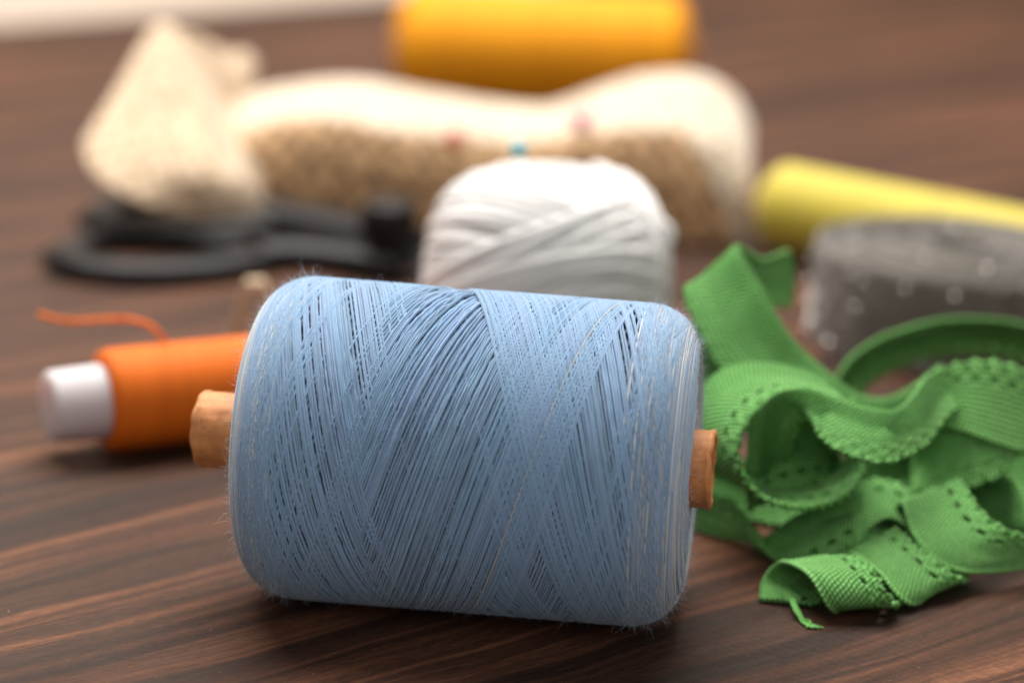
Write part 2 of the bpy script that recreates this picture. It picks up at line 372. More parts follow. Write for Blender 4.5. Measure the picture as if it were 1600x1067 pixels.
def wind_blue():
    d = .058; HW = d/2*1.0; TH = .027
    nx, nt = 520, 150; dx = 10.6/nx
    H = np.zeros((nx, nt)); NS = 120             # samples per turn
    # each there-and-back of the guide takes a hair over three turns, so every pass
    # falls beside the last one and the two directions meet along fixed chevron lines
    T0 = 3.0; step = .0073
    turns = 490.0; t = 0.0; runs = []
    sgn = 1; k = 0; A_prev = 4.45; A = 4.45; slowA = 0.0; lean = 0.0; col0 = np.ones(3)
    while t < turns:
        slowA = .93*slowA+rng.normal(0, .035); lean = .9*lean+rng.normal(0, .006)
        A = np.clip(4.44+slowA*.8+rng.normal(0, .014), 4.05, 4.62)
        jit = rng.normal(0, .0008)
        if rng.random() < .03: jit += abs(rng.normal(0, .005))
        half = (T0+step)/2 + jit
        n = int(NS*half)+1; s = np.linspace(0, 1, n)
        base = .62*(2*s-1)+.38*np.sin((s-.5)*math.pi)
        e = .05; lo = s < e; hi = s > 1-e; bl, bh = np.interp(e, s, base), np.interp(1-e, s, base)
        x = base.copy(); x[lo] = bl-(bl+1)*(1-(s[lo]/e)**2); x[hi] = bh+(1-bh)*(1-((1-s[hi])/e)**2)
        x = sgn*x*(A_prev+(A-A_prev)*s)
        th = 2*math.pi*(t+s*half)+.35
        x = x+lean*np.sin((s-.1)*math.pi*2)+.006*np.sin(th*1.7+k*.9)
        if rng.random() < .02: x = x+.10*np.sin(s*math.pi*rng.uniform(1, 3))
        ix = np.clip(((x+5.3)/dx).astype(int), 3, nx-4); it = ((th/(2*math.pi)) % 1*nt).astype(int) % nt
        hu = np.max(np.stack([H[ix+q, it] for q in (-1, 0, 1)]), 0)
        w = 5; pad = np.pad(hu, w, mode='edge'); mx = np.max(np.stack([pad[q:q+n] for q in range(2*w+1)]), 0)
        pad = np.pad(mx, 4, mode='edge'); sm = np.mean(np.stack([pad[q:q+n] for q in range(9)]), 0)
        sm = np.maximum(sm*.7+hu*.3, hu); h = np.minimum(sm+.026, .235)
        for q in (-1, 0, 1): np.maximum.at(H, (ix+q, it), h)
        col0 = col0*.9+.1*(1+rng.normal(0, .12, 3)*np.array([1, .6, .5]))
        if rng.random() < .006: c = np.array([.44, .48, .50])*rng.uniform(.85, 1.1)
        else: c = np.array([.230, .370, .545])*rng.uniform(.84, 1.14)*col0
        runs.append((x, th, Rprof(x)+h, c, HW*rng.uniform(.90, 1.06)))
        t += half; sgn = -sgn; A_prev = A; k += 1
    # strands packed round the two shoulders, paler where they have rubbed
    for side in (-1, 1):
        for j in range(230):
            f = rng.random()
            x0 = side*(3.78+1.0*f**.8)
            n = int(NS*rng.uniform(.5, 1.6)); th = np.linspace(0, 1, n)*2*math.pi*n/NS+rng.uniform(0, 7)
            sl = rng.normal(0, .085)
            x = x0+sl*(th-th.mean())*.45+.045*np.sin(th*rng.uniform(.6, 2.2)+rng.uniform(0, 6))*rng.uniform(.3, 1)
            x = side*np.clip(side*x, 3.6, 4.80)
            hh = .20+rng.uniform(-.03, .035)
            pale = rng.random() < .30+.30*f
            c = (np.array([.52, .54, .53]) if pale else np.array([.28, .41, .57]))*rng.uniform(.72, 1.22)
            runs.append((x, th, Rprof(x)+hh, c, HW*rng.uniform(.8, 1.05)))
    return runs, HW, TH
spool = thing('thread_spool', (SPC[0], SPC[1], 0), 'large spool of light blue thread on a brown paper tube, lying in front', 'thread spool')
runs, HW, TH = wind_blue()
V, F, UV, CO = strands_mesh(runs, HW, TH)
wound = mk('wound_thread', V, F, M['blue'], spool, True, UV, CO)
# the packed thread beneath, with its two end faces
pr = [(-4.80, .86)] + [(-4.82, r) for r in np.linspace(.9, 2.2, 6)]
pr += [(x, Rprof(x)-.0) for x in np.linspace(-4.81, 4.81, 80)] + [(4.82, r) for r in np.linspace(2.2, .9, 6)] + [(4.80, .86)]
V, F, _ = lathe(pr, SPC, SD, 160)
mk('inner_thread', V, F, M['bluebase'], spool)
# end-face strands: rings of thread laid on both faces
def end_rings():
    out = []
    for side in (-1, 1):
        for j in range(190):
            r0_ = rng.uniform(.95, 2.75); n = int(rng.uniform(25, 110)); a = np.linspace(0, 1, n)*2*math.pi*n/120+rng.uniform(0, 7)
            r = r0_+.05*np.sin(a*rng.uniform(.5, 2)+rng.uniform(0, 6))+rng.normal(0, .04)*(a-a.mean())
            x = side*(4.83+rng.uniform(0, .05)+.015*np.sin(3*a)) - side*np.clip(r-2.3, 0, 1)**2*.25
            C = SPC+x[:, None]*SD+r[:, None]*(np.cos(a)[:, None]*SU-np.sin(a)[:, None]*SN)
            v, f = tube(C, HW*.9, 5)
            c = (np.array([.52, .54, .53]) if rng.random() < .4 else np.array([.32, .44, .58]))*rng.uniform(.85, 1.12)
            out.append((v, f, c))
    VV = np.concatenate([o[0] for o in out]); CC = np.concatenate([np.broadcast_to(o[2], (len(o[0]), 3)) for o in out])
    FF, b = [], 0
    for v, f, c in out: FF += [tuple(i+b for i in q) for q in f]; b += len(v)
    return VV, FF, CC
V, F, CO = end_rings()
tag(mk('end_thread', V, F, M['blue'], spool, True, np.zeros((len(V), 2)), CO), kind='stuff')
# paper tube with a rolled, slightly dented rim
def paper_tube():
    xa, xb, ro, ri = -6.22, 5.34, .86, .68
    prof = [(xa+.9, ri), (xa+.06, ri), (xa, ri+.03), (xa-.015, (ro+ri)/2), (xa+.01, ro-.01), (xa+.05, ro+.02), (xa+.12, ro+.022), (xa+.19, ro-.012), (xa+.24, ro), (xa+.5, ro), (xa+.9, ro), (xa+1.3, ro),
            (0, ro), (xb-.6, ro), (xb-.22, ro), (xb-.18, ro-.01), (xb-.11, ro+.02), (xb-.05, ro+.022), (xb-.01, ro-.01), (xb+.012, (ro+ri)/2), (xb, ri+.03), (xb-.06, ri), (xb-.9, ri)]
    V, F, _ = lathe(prof, SPC, SD, 90)
    V = V.copy(); rel = V-SPC; xx = rel.dot(SD); rad = rel-np.outer(xx, SD); a = np.arctan2(rad.dot(SN), rad.dot(SU))
    end = np.clip((np.abs(xx)-4.7)/.8, 0, 1)
    wob = 1+end*(.007*np.sin(3*a+1)+.005*np.sin(7*a+2)+.004*np.sin(17*a))
    V = SPC+np.outer(xx+end*.03*np.sin(2*a+.5)+end*.015*np.sin(9*a), SD)+rad*wob[:, None]
    F = np.concatenate([F, grid_faces(len(prof), 90, True, True)[-90:]])
    mk('paper_tube', V, F, M['kraft'], spool)
paper_tube()
# loose fibres standing off the thread
def fuzz():
    VV, FF, CC, o = [], [], [], 0
    def hair(p, n, L, r, c):
        nonlocal o
        k = 5
        side = rng.normal(0, 1, 3); side -= side.dot(n)*n; side /= np.linalg.norm(side)+1e-9
        tilt = rng.uniform(.25, 1.5); d0 = n*math.cos(tilt)+side*math.sin(tilt)
        bend = rng.normal(0, 1, 3)*.9
        s = np.linspace(0, 1, k)[:, None]
        P = p+L*(d0*s+bend*.45*s**2)
        T = np.gradient(P, axis=0); A = np.cross(T, [0.3, .5, .8]); A /= np.linalg.norm(A, axis=1)[:, None]+1e-9; B = np.cross(T, A); B /= np.linalg.norm(B, axis=1)[:, None]+1e-9
        rr = (r*np.linspace(1, .5, k))[:, None]
        R = np.stack([P+A*rr, P-A*rr*.5+B*rr*.87, P-A*rr*.5-B*rr*.87], 1).reshape(-1, 3)
        VV.append(R); FF.append(grid_faces(k, 3, False, True)+o); o += len(R); CC.append(np.broadcast_to(c, (len(R), 3)))
    for j in range(22000):
        endy = rng.random() < .62
        x = (rng.choice([-1, 1])*rng.uniform(3.7, 4.83)) if endy else rng.uniform(-4.3, 4.3)
        a = rng.uniform(0, 2*math.pi); rr = float(Rprof(np.array([x]))[0])+.21
        n = math.cos(a)*SU-math.sin(a)*SN
        if endy: n = n+SD*math.copysign(max(0, abs(x)-3.9)*.9, x); n /= np.linalg.norm(n)
        p = SPC+x*SD+rr*(math.cos(a)*SU-math.sin(a)*SN)
        L = rng.exponential(.045)+.03 if not endy else rng.exponential(.07)+.04
        hair(p, n, min(L, .30), (.0021), np.array([.52, .60, .68])*rng.uniform(.8, 1.2))
    for j in range(2600):                        # the end faces
        sd = rng.choice([-1, 1]); a = rng.uniform(0, 2*math.pi); r = rng.uniform(.95, 3.0)
        p = SPC+sd*4.85*SD+r*(math.cos(a)*SU-math.sin(a)*SN)
        hair(p, SD*sd, min(rng.exponential(.08)+.04, .3), (.0021), np.array([.58, .62, .66]))
    return np.concatenate(VV), np.concatenate(FF), np.concatenate(CC)
V, F, CO = fuzz()
fz = mk('thread_fuzz', V, F, M['blue'], spool, True, np.zeros((len(V), 2)), CO); tag(fz, kind='stuff')

# ---------------------------------------------------------------- small orange spool on the left
def orange_small():
    p0 = np.array((-10.633, 9.006, 0.000)); p1 = np.array((-8.430, 10.104, -0.000))
    d = p1-p0; d[2] = 0; d /= np.linalg.norm(d)
    R = 1.36; c0 = p0+np.array([0, 0, R])+np.array([0, .1, 0])
    root = thing('thread_spool', (c0[0], c0[1], 0), 'small bright orange thread spool with a white plastic core, left of the blue spool', 'thread spool')
    L = 7.2
    pr = [(0, .95), (0, R-.22), (.06, R-.08), (.18, R-.02), (.35, R)] + [(s, R-.004*abs(math.sin(s*9))) for s in np.linspace(.5, L-.4, 40)] + [(L-.15, R-.05), (L, R-.2), (L, .95)]
    V, F, uv = lathe(pr, c0, d, 96); mk('wound_thread', V, F, M['orange_t'], root, uv=uv)
    pc = [(-1.50, .001), (-1.50, .5), (-1.49, .66), (-1.48, .74), (-1.45, .86), (-1.38, .93), (-1.28, .945), (-.1, .985), (.2, .985), (L-.1, .985), (L+1.3, .96), (L+1.42, .9), (L+1.42, .72), (L+1.40, .01)]
    V, F, uv = lathe(pc, c0, d, 72); mk('plastic_core', V, F, M['white_plastic'], root)
    # loose end of the thread
    pts = catmull([(-9.055, 10.378, 2.280), (-9.145, 10.192, 2.718), (-9.481, 10.195, 3.091), (-10.059, 10.341, 3.240), (-10.868, 10.622, 3.133), (-11.768, 10.889, 2.973), (-12.354, 11.104, 2.998), (-12.703, 11.317, 3.016)], 60)
    v, f = tube(pts, .055, 7)
    v2, f2 = tube(pts+np.array([0, .02, .045])+rng.normal(0, .012, pts.shape), .04, 6)
    V, F = merge([(v, f), (v2, f2)]); mk('loose_thread', V, F, M['orange_t'], root, uv=np.zeros((len(V), 2)))
orange_small()

# ---------------------------------------------------------------- big amber spool at the back
def amber():
    a = np.array((-5.025, 58.447, 0.000)); b = np.array((6.919, 58.341, 0.000)); d = (b-a); d[2] = 0; d /= np.linalg.norm(d)
    R = 2.85; c = (a+b)/2; c[2] = R
    root = thing('thread_spool', (c[0], c[1], 0), 'large spool of amber orange thread lying behind the folded beige cloth', 'thread spool')
    h = 6.58
    pr = [(-h, 1.2), (-h, R-1.3), (-h+.15, R-.75), (-h+.55, R-.25), (-h+1.1, R)] + [(s, R+.02*math.sin(s*2.1)) for s in np.linspace(-h+1.2, h-1.2, 30)] + [(h-1.0, R-.02), (h-.55, R-.2), (h-.15, R-.7), (h, R-1.3), (h, 1.2)]
    V, F, uv = lathe(pr, c, d, 96); mk('wound_thread', V, F, M['orange_big'], root, uv=uv)
    pc = [(-h-.15, .8), (-h-.15, 1.2), (h+.15, 1.2), (h+.15, .8), (-h-.15, .8)]
    V, F, uv = lathe(pc, c, d, 48); mk('paper_tube', V, F, M['kraft'], root)
amber()

# ---------------------------------------------------------------- yellow spool on the right
def yellow():
    Ra, Rb = 1.58, 1.50
    a = np.array((9.223, 34.219, 0.000))+np.array([0, 0, Ra]); b = np.array((17.698, 27.925, 3.300)); b[2] = Rb
    d = b-a; d /= np.linalg.norm(d); L = 11.5
    root = thing('thread_spool', (a[0], a[1], 0), 'long yellow thread spool lying behind the grey ribbon roll', 'thread spool')
    pr = [(0, .5), (-.02, Ra-.55), (.06, Ra-.2), (.3, Ra-.02)] + [(s, Ra+(Rb-Ra)*s/L) for s in np.linspace(.6, L-.4, 20)] + [(L-.1, Rb-.15), (L, Rb-.5), (L, .5)]
    V, F, uv = lathe(pr, a, d, 80); mk('wound_thread', V, F, M['yellow'], root, uv=uv)
    pc = [(-.22, .4), (-.24, 1.0), (-.1, 1.05), (.1, 1.0), (L-.1, 1.0), (L+.2, 1.0), (L+.2, .4), (-.22, .4)]
    V, F, uv = lathe(pc, a, d, 48); mk('plastic_core', V, F, M['yellow_core'], root)
yellow()

# ---------------------------------------------------------------- grey lurex ribbon roll
def ribbon_roll():
    c = np.array((13.843, 21.925, 0.000))+np.array([0, 1.1, 0]); R, Hh = 4.55, 3.15
    root = thing('ribbon_roll', (c[0], c[1], 0), 'roll of sparkling dark grey ribbon lying flat, behind the green elastic', 'ribbon roll')
    # one long strip wound in a spiral, each turn a few millimetres thick
    turns = 11; n = 150*turns; a = np.linspace(0, turns*2*math.pi, n)
    r = .75+(R-.85)*a/a[-1]
    edge = Hh-.10-.06*np.sin(a*.37)-.05*np.sin(a*1.3)-.10*(r/R)**6 + .10*np.exp(-((r-1.0)/.5)**2)
    th = (R-.85)/turns*.44
    prof = [(-1, 0), (-1, .5), (-1, .9), (-.8, .97), (-.3, 1.0), (.3, 1.0), (.8, .97), (1, .9), (1, .5), (1, 0)]
    V = np.zeros((n, len(prof), 3)); UVs = np.zeros((n, len(prof), 2)); s = np.cumsum(r)*(a[1]-a[0])
    for k, (o_, z_) in enumerate(prof):
        rr = r+o_*th+.03*np.sin(a*5.3)*z_
        V[:, k, 0] = c[0]+rr*np.cos(a); V[:, k, 1] = c[1]+rr*np.sin(a); V[:, k, 2] = edge*z_*(1+.0*a)
        UVs[:, k, 0] = z_*Hh; UVs[:, k, 1] = s
    body = mk('wound_ribbon', V.reshape(-1, 3), grid_faces(n, len(prof)), M['lurex'], root, uv=UVs.reshape(-1, 2))
    # metallic flecks woven into the outer turn and top edges
    VV, FF, o = [], [], 0
    for j in range(1200):
        q = rng.uniform(0, 2*math.pi)
        if rng.random() < .97: p = c+np.array([(R-.01)*math.cos(q), (R-.01)*math.sin(q), rng.uniform(.15, Hh-.3)]); nn = np.array([.45*math.cos(q), .45*math.sin(q), .85])
        else: rr = R*math.sqrt(rng.random())*.97; p = c+np.array([rr*math.cos(q), rr*math.sin(q), Hh-.06]); nn = np.array([0, 0, 1.0])
        nn = nn+rng.normal(0, .62, 3); nn /= np.linalg.norm(nn); t1 = np.cross(nn, [.2, .5, .7]); t1 /= np.linalg.norm(t1); t2 = np.cross(nn, t1)
        sz = rng.uniform(.018, .040)
        VV += [p+t1*sz, p+t2*sz, p-t1*sz, p-t2*sz]; FF.append((o, o+1, o+2, o+3)); o += 4
    g = mk('glitter', VV, FF, M['glitter'], root, smooth=False); tag(g, kind='stuff')
ribbon_roll()

# ---------------------------------------------------------------- white skein of yarn
def skein():
    c = np.array((0.850, 16.090, 3.334)); print('skein', c)
    c[2] = 3.18
    root = thing('yarn_ball', (c[0], c[1], 0), 'ball of thick cream white cotton yarn standing behind the blue spool', 'yarn ball')
    ax = np.array([3.28, 3.0, 3.18])
    def loop(nrm, off, r_add, ph, col, w=.16, n=110, wob=.05, arc=1.0, a0=0):
        nrm = np.array(nrm, float); nrm /= np.linalg.norm(nrm)
        t1 = np.cross(nrm, [0, 0, 1.0] if abs(nrm[2]) < .9 else [1.0, 0, 0]); t1 /= np.linalg.norm(t1); t2 = np.cross(nrm, t1)
        a = np.linspace(0, 2*math.pi*arc, n, endpoint=arc < 1)+a0
        rr = math.sqrt(max(.05, 1-off*off)); D_ = rr*(np.cos(a)[:, None]*t1+np.sin(a)[:, None]*t2)+(off+wob*np.sin(2*a+ph)*.3)[:, None]*nrm
        D_ /= np.linalg.norm(D_, axis=1)[:, None]
        # squarish ball
        p = 2.7; k = (np.abs(D_)**p).sum(1)**(-1/p)
        P = c+D_*k[:, None]*ax*(1+r_add)
        return P, w, arc >= 1
    VV, FF, CC, o = [], [], [], 0
    fams = [((.10, .05, 1.0), 28, (-.93, .97), 0.0), ((.22, .40, .88), 28, (-.9, .93), .02), ((-.38, .30, .85), 12, (-.45, .35), .045), ((-.22, .62, .74), 9, (-.62, -.15), .065), ((.95, .28, .12), 9, (.50, .93), .07)]
    for nr, cnt, (o0, o1), ra in fams:
        for j in range(cnt):
            off = o0+(o1-o0)*(j+.5)/cnt+rng.normal(0, .01)
            nn = np.array(nr)+rng.normal(0, .055, 3)
            P, w_, cl = loop(nn, off, ra+rng.uniform(-.008, .008), rng.uniform(0, 6), None, w=rng.uniform(.12, .18), wob=rng.uniform(.02, .12))
            P[:, 2] = np.maximum(P[:, 2], .16)
            v, f = tube(P, w_, 8, closed=True)
            VV.append(v); FF += [tuple(i+o for i in q) for q in f]; o += len(v)
            col = np.array([.82, .80, .76])*rng.uniform(.80, 1.08)
            CC.append(np.broadcast_to(col, (len(v), 3)))
    # core under the strands, coloured darker to put shade into the gaps
    U, Vv = np.meshgrid(np.linspace(0, math.pi, 30), np.linspace(0, 2*math.pi, 48, endpoint=False), indexing='ij')
    D_ = np.stack([np.sin(U)*np.cos(Vv), np.sin(U)*np.sin(Vv), np.cos(U)], -1).reshape(-1, 3); k = (np.abs(D_)**2.7).sum(1)**(-1/2.7)
    P = c+D_*k[:, None]*ax*.985; P[:, 2] = np.maximum(P[:, 2], .05)
    F0 = [tuple(q+o) for q in grid_faces(30, 48, False, True)]; VV.append(P); FF += F0; o += len(P); CC.append(np.broadcast_to([.5, .47, .43], (len(P), 3)))
    V = np.concatenate(VV); mk('wound_yarn', V, FF, M['cream'], root, uv=np.zeros((len(V), 2)), col=np.concatenate(CC))
    # the loop of yarn sticking out on the right
    pts = catmull([(3.469, 15.058, 5.176), (3.914, 15.082, 5.260), (4.261, 15.036, 5.099), (4.308, 14.947, 4.791), (4.031, 14.865, 4.506), (3.731, 14.967, 4.136), (3.658, 15.108, 3.539)], 40)
    v, f = tube(pts, .17, 8); mk('yarn_end', v, f, M['cream'], root, uv=np.zeros((len(v), 2)), col=np.broadcast_to([.8, .75, .7], (len(v), 3)))
skein()

# ---------------------------------------------------------------- beige cloth
def patch(rows, nu, nv, thick=.22):
    """rows[column][row] control points -> smooth sheet"""
    A = np.array(rows, float)
    A = catmull(A, nu); A = np.transpose(catmull(np.transpose(A, (1, 0, 2)), nv), (1, 0, 2))
    du = np.concatenate([[0], np.cumsum(np.linalg.norm(np.diff(A[:, nv//2], axis=0), axis=1))])
    dv = np.concatenate([[0], np.cumsum(np.linalg.norm(np.diff(A[nu//2], axis=0), axis=1))])
    uv = np.stack(np.broadcast_arrays(du[:, None], dv[None]), -1).reshape(-1, 2)
    return A.reshape(-1, 3), grid_faces(nu, nv), uv
def cloth():
    cols = []
    #      px   front bottom, front top, mid top, back top
    tab = [(345, 352, 235, 185, 160), (390, 358, 205, 155, 135), (460, 364, 190, 138, 116), (560, 368, 190, 136, 113), (660, 372, 205, 150, 126), (760, 376, 222, 172, 146), (850, 378, 222, 174, 150), (930, 380, 210, 152, 128), (1000, 382, 196, 130, 104), (1060, 384, 200, 130, 98), (1110, 384, 215, 148, 110), (1150, 384, 240, 175, 138), (1174, 380, 275, 215, 180)]
    for (px, fb, ft, mt, bt) in tab:
        f0 = Dp(px, fb, 88.6); f1 = Dp(px, (fb*.45+ft*.55), 88.0); f2 = Dp(px, ft+8, 88.2); f3 = Dp(px, (ft*.6+mt*.4)+6, 89.2); f4 = Dp(px, mt+9, 91.0); f5 = Dp(px, bt+13, 94.0)
        f6 = f5+np.array([0, .9, -1.2]); f7 = f6*1.0; f7[2] = .3; f0[2] = max(f0[2], .15)
        cols.append([f0, f1, f2, f3, f4, f5, f6, f7])
    nu, nv = 150, 60
    V, F, uv = patch(cols, nu, nv)
    V = V+.05*np.sin(V[:, [1]]*2.1+V[:, [0]]*1.3)*np.array([[0, .4, 1]])
    root = thing('folded_cloth', (V[:, 0].mean(), V[:, 1].mean(), 0), 'long folded beige cloth with a cream top and a raised flap at left', 'cloth')
    # coarse darker tan weave on the front face, smoother paler weave above
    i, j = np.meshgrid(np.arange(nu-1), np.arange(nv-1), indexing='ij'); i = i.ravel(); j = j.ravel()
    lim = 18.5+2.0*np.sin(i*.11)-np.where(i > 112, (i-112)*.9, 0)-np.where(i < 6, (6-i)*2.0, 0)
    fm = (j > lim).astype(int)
    o = mk('folded_band', V, F, [M['tan_weave'], M['pale_weave']], root, uv=uv, fm=fm)
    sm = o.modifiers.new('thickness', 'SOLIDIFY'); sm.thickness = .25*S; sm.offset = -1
    # the raised flap
    fl_ = [[Dp(*p) for p in r] for r in [
        [(132, 232, 86), (172, 168, 87.2), (212, 100, 88.3), (246, 44, 89.3)],
        [(150, 280, 85), (205, 205, 86.3), (245, 130, 87.4), (268, 48, 89.2)],
        [(200, 312, 84.8), (245, 240, 85.6), (282, 165, 87.2), (292, 78, 89.2)],
        [(265, 330, 85.2), (300, 270, 85.2), (318, 200, 87.2), (318, 122, 89.4)],
        [(340, 342, 86.2), (352, 290, 86.0), (350, 230, 87.8), (338, 165, 90)],
        [(400, 355, 87.8), (402, 300, 88.2), (400, 240, 89.2), (378, 190, 91)]]]
    V, F, uv = patch(fl_, 70, 60)
    V = V+.10*np.sin(V[:, [0]]*1.7+V[:, [2]]*1.1)*np.array([[0, 1, 0]])
    o = mk('raised_flap', V, F, M['lobe'], root, uv=uv); sm = o.modifiers.new('thickness', 'SOLIDIFY'); sm.thickness = .3*S; sm.offset = 1
    bk = [[Dp(*p) for p in r] for r in [
        [(262, 50, 90), (285, 130, 90.3), (310, 230, 91)],
        [(310, 62, 91.5), (325, 140, 91.5), (345, 230, 92)],
        [(345, 84, 93), (355, 140, 92.6), (362, 220, 93)],
        [(375, 84, 94.4), (382, 110, 94), (376, 160, 94)],
        [(392, 98, 95.4), (390, 118, 95), (382, 150, 95)]]]
    V, F, uv = patch(bk, 40, 30)
    o = mk('back_fold', V, F, M['lobe'], root, uv=uv); sm = o.modifiers.new('thickness', 'SOLIDIFY'); sm.thickness = .25*S
def Dp(px, py, d):
    """picture position of a traced outline point at its own distance (cm) -> world"""
    return np.array(CAMP)+(np.array(fw)+np.array(rt)*(px-800)/3850-np.array(up)*(py-533.5)/3850)*d
cloth()

# three pins stuck in the cloth
def pin(px, py, d, colr, word, tip, rad=.34, grp='sewing pins'):
    hd = Dp(px, py, d); tp = Dp(*tip)
    root = thing('sewing_pin', (hd[0], hd[1], 0), word, 'pin', grp)
    m = simple(word.split()[0]+'_bead', colr, .3, .03)
    V, F, _ = lathe([(rad*math.cos(q), rad*math.sin(q)+.001) for q in np.linspace(0, math.pi, 14)], hd, (0, 0, 1), 20); mk('head', V, F, m, root)
    v, f = tube(np.linspace(hd, tp, 4), .035, 6); mk('shaft', v, f, M['steel'], root)
pin(810, 232, 71.5, (.0, .36, .46), 'turquoise headed pin stuck in the top of the white yarn ball', (822, 285, 70.8), .23, 'sewing pins')
pin(908, 188, 88.6, (.70, .16, .32), 'pink headed pin stuck in the beige cloth, to the right of the turquoise one', (915, 230, 89.5))
pin(711, 214, 88.2, (.75, .16, .10), 'salmon headed pin stuck in the beige cloth, left of the turquoise one', (745, 260, 88.9))

# ---------------------------------------------------------------- black scissors
def scissors():
    root = thing('scissors', tuple((-10.252, 28.480, 0.000)), 'pair of scissors with black plastic handles lying flat in front of the folded beige cloth', 'scissors')
    def bow(pts, z, r, flat):
        P = catmull(np.array(pts+[pts[0]]), 90)[:-1]; P[:, 2] += z
        return tube(P, r, 12, closed=True, flat=flat)
    b1 = [(-15.243, 27.950, 0.000), (-14.479, 30.390, 0.000), (-12.392, 31.251, 0.000), (-10.041, 30.299, 0.000), (-8.564, 28.895, 0.000), (-9.681, 27.351, 0.000), (-11.886, 26.370, 0.000), (-14.035, 26.576, 0.000)]
    v, f = bow(b1, .40, .72, (1.0, .52))
    arm = catmull([(-8.885, 28.849, 0.000), (-7.299, 29.340, 0.000), (-5.295, 28.829, 0.000), (-3.517, 28.037, 0.000)], 20); arm[:, 2] += .5
    v2, f2 = tube(arm, .95, 12, flat=(1.0, .52)); V, F = merge([(v, f), (v2, f2)])
    mk('handle', V, F, M['black'], root)
    b2 = [(-14.795, 32.224, 0.000), (-14.319, 34.864, 0.000), (-12.382, 35.983, 0.000), (-9.679, 34.962, 0.000), (-8.319, 32.992, 0.000), (-9.734, 31.452, 0.000), (-11.902, 30.950, 0.000), (-13.673, 30.877, 0.000)]
    v, f = bow(b2, .65, .75, (1.0, .60))
    arm = catmull([(-8.656, 32.942, 0.000), (-6.857, 31.872, 0.000), (-4.979, 30.662, 0.000), (-3.351, 29.102, 0.000)], 20); arm[:, 2] += .9
    v2, f2 = tube(arm, 1.0, 12, flat=(1.0, .55)); V, F = merge([(v, f), (v2, f2)])
    mk('handle', V, F, M['black'], root)
    for (a, b, z) in (((-3.517, 28.037, 0.000), (3.331, 26.463, 0.000), .35), ((-3.351, 29.102, 0.000), (3.191, 25.316, 0.000), .62)):
        a = np.array(a); b = np.array(b); d = (b-a)/np.linalg.norm(b-a); n = np.array([-d[1], d[0], 0]); L = np.linalg.norm(b-a)
        V = []
        for s, wd in ((0, .75), (.5, .6), (1, .05)):
            for q in (-1, 1):
                for zz in (0, .12): V.append(a+d*L*s+n*q*wd+np.array([0, 0, z+zz]))
        F = []
        for k in (0, 4): F += [(k, k+2, k+6, k+4), (k+1, k+5, k+7, k+3), (k, k+4, k+5, k+1), (k+2, k+3, k+7, k+6)]
        F += [(0, 1, 3, 2), (8, 10, 11, 9)]
        mk('blade', V, F, M['steel'], root, smooth=False)
scissors()
def bobbin():
    c = np.array((-4.283, 28.621, 0.000))
    root = thing('bobbin', (c[0], c[1], 0), 'black plastic bobbin standing upright between the scissors and the white yarn ball', 'bobbin')
    pr = [(0, .01), (0, 1.0), (.08, 1.05), (.2, 1.0), (.26, .72), (1.1, .70), (1.3, .72), (1.42, .95), (1.5, .98), (2.25, .98), (2.42, .93), (2.5, .8), (2.5, .35), (2.2, .3), (2.2, .01)]
    V, F, _ = lathe(pr, c, (0, 0, 1), 48); mk('bobbin_body', V, F, M['black'], root)
bobbin()
def peg():
    a = np.array((-8.510, 21.333, 0.000)); root = thing('clothes_peg', (a[0], a[1], 0), 'pale wooden clothes peg half hidden behind the top left corner of the blue spool', 'clothes peg')
    top = Dp(398, 438, 72.5)
    def jaw(p, q, w):
        p = np.array(p, float); q = np.array(q, float); d = (q-p)/np.linalg.norm(q-p); s_ = np.cross(d, [0, 1.0, .2]); s_ /= np.linalg.norm(s_); t_ = np.cross(d, s_)
        V = []
        for k, sc in ((0, 1), (.93, .8), (1, .5)):
            for a_, b_ in ((-1, -1), (1, -1), (1, 1), (-1, 1)): V.append(p+(q-p)*k+s_*a_*w*sc+t_*b_*.22*sc)
        F = [(0, 3, 2, 1), (8, 9, 10, 11)]
        for k in (0, 4): F += [(k+i, k+(i+1) % 4, k+4+(i+1) % 4, k+4+i) for i in range(4)]
        return V, F
    for bot, o_ in ((Dp(366, 520, 74), (-.10, 0, 0)), (Dp(436, 505, 74), (.12, .1, 0))):
        bot[2] = .35; V, F = jaw(bot, top+np.array(o_), .20); mk('jaw', V, F, M['peg'], root, smooth=False)
peg()

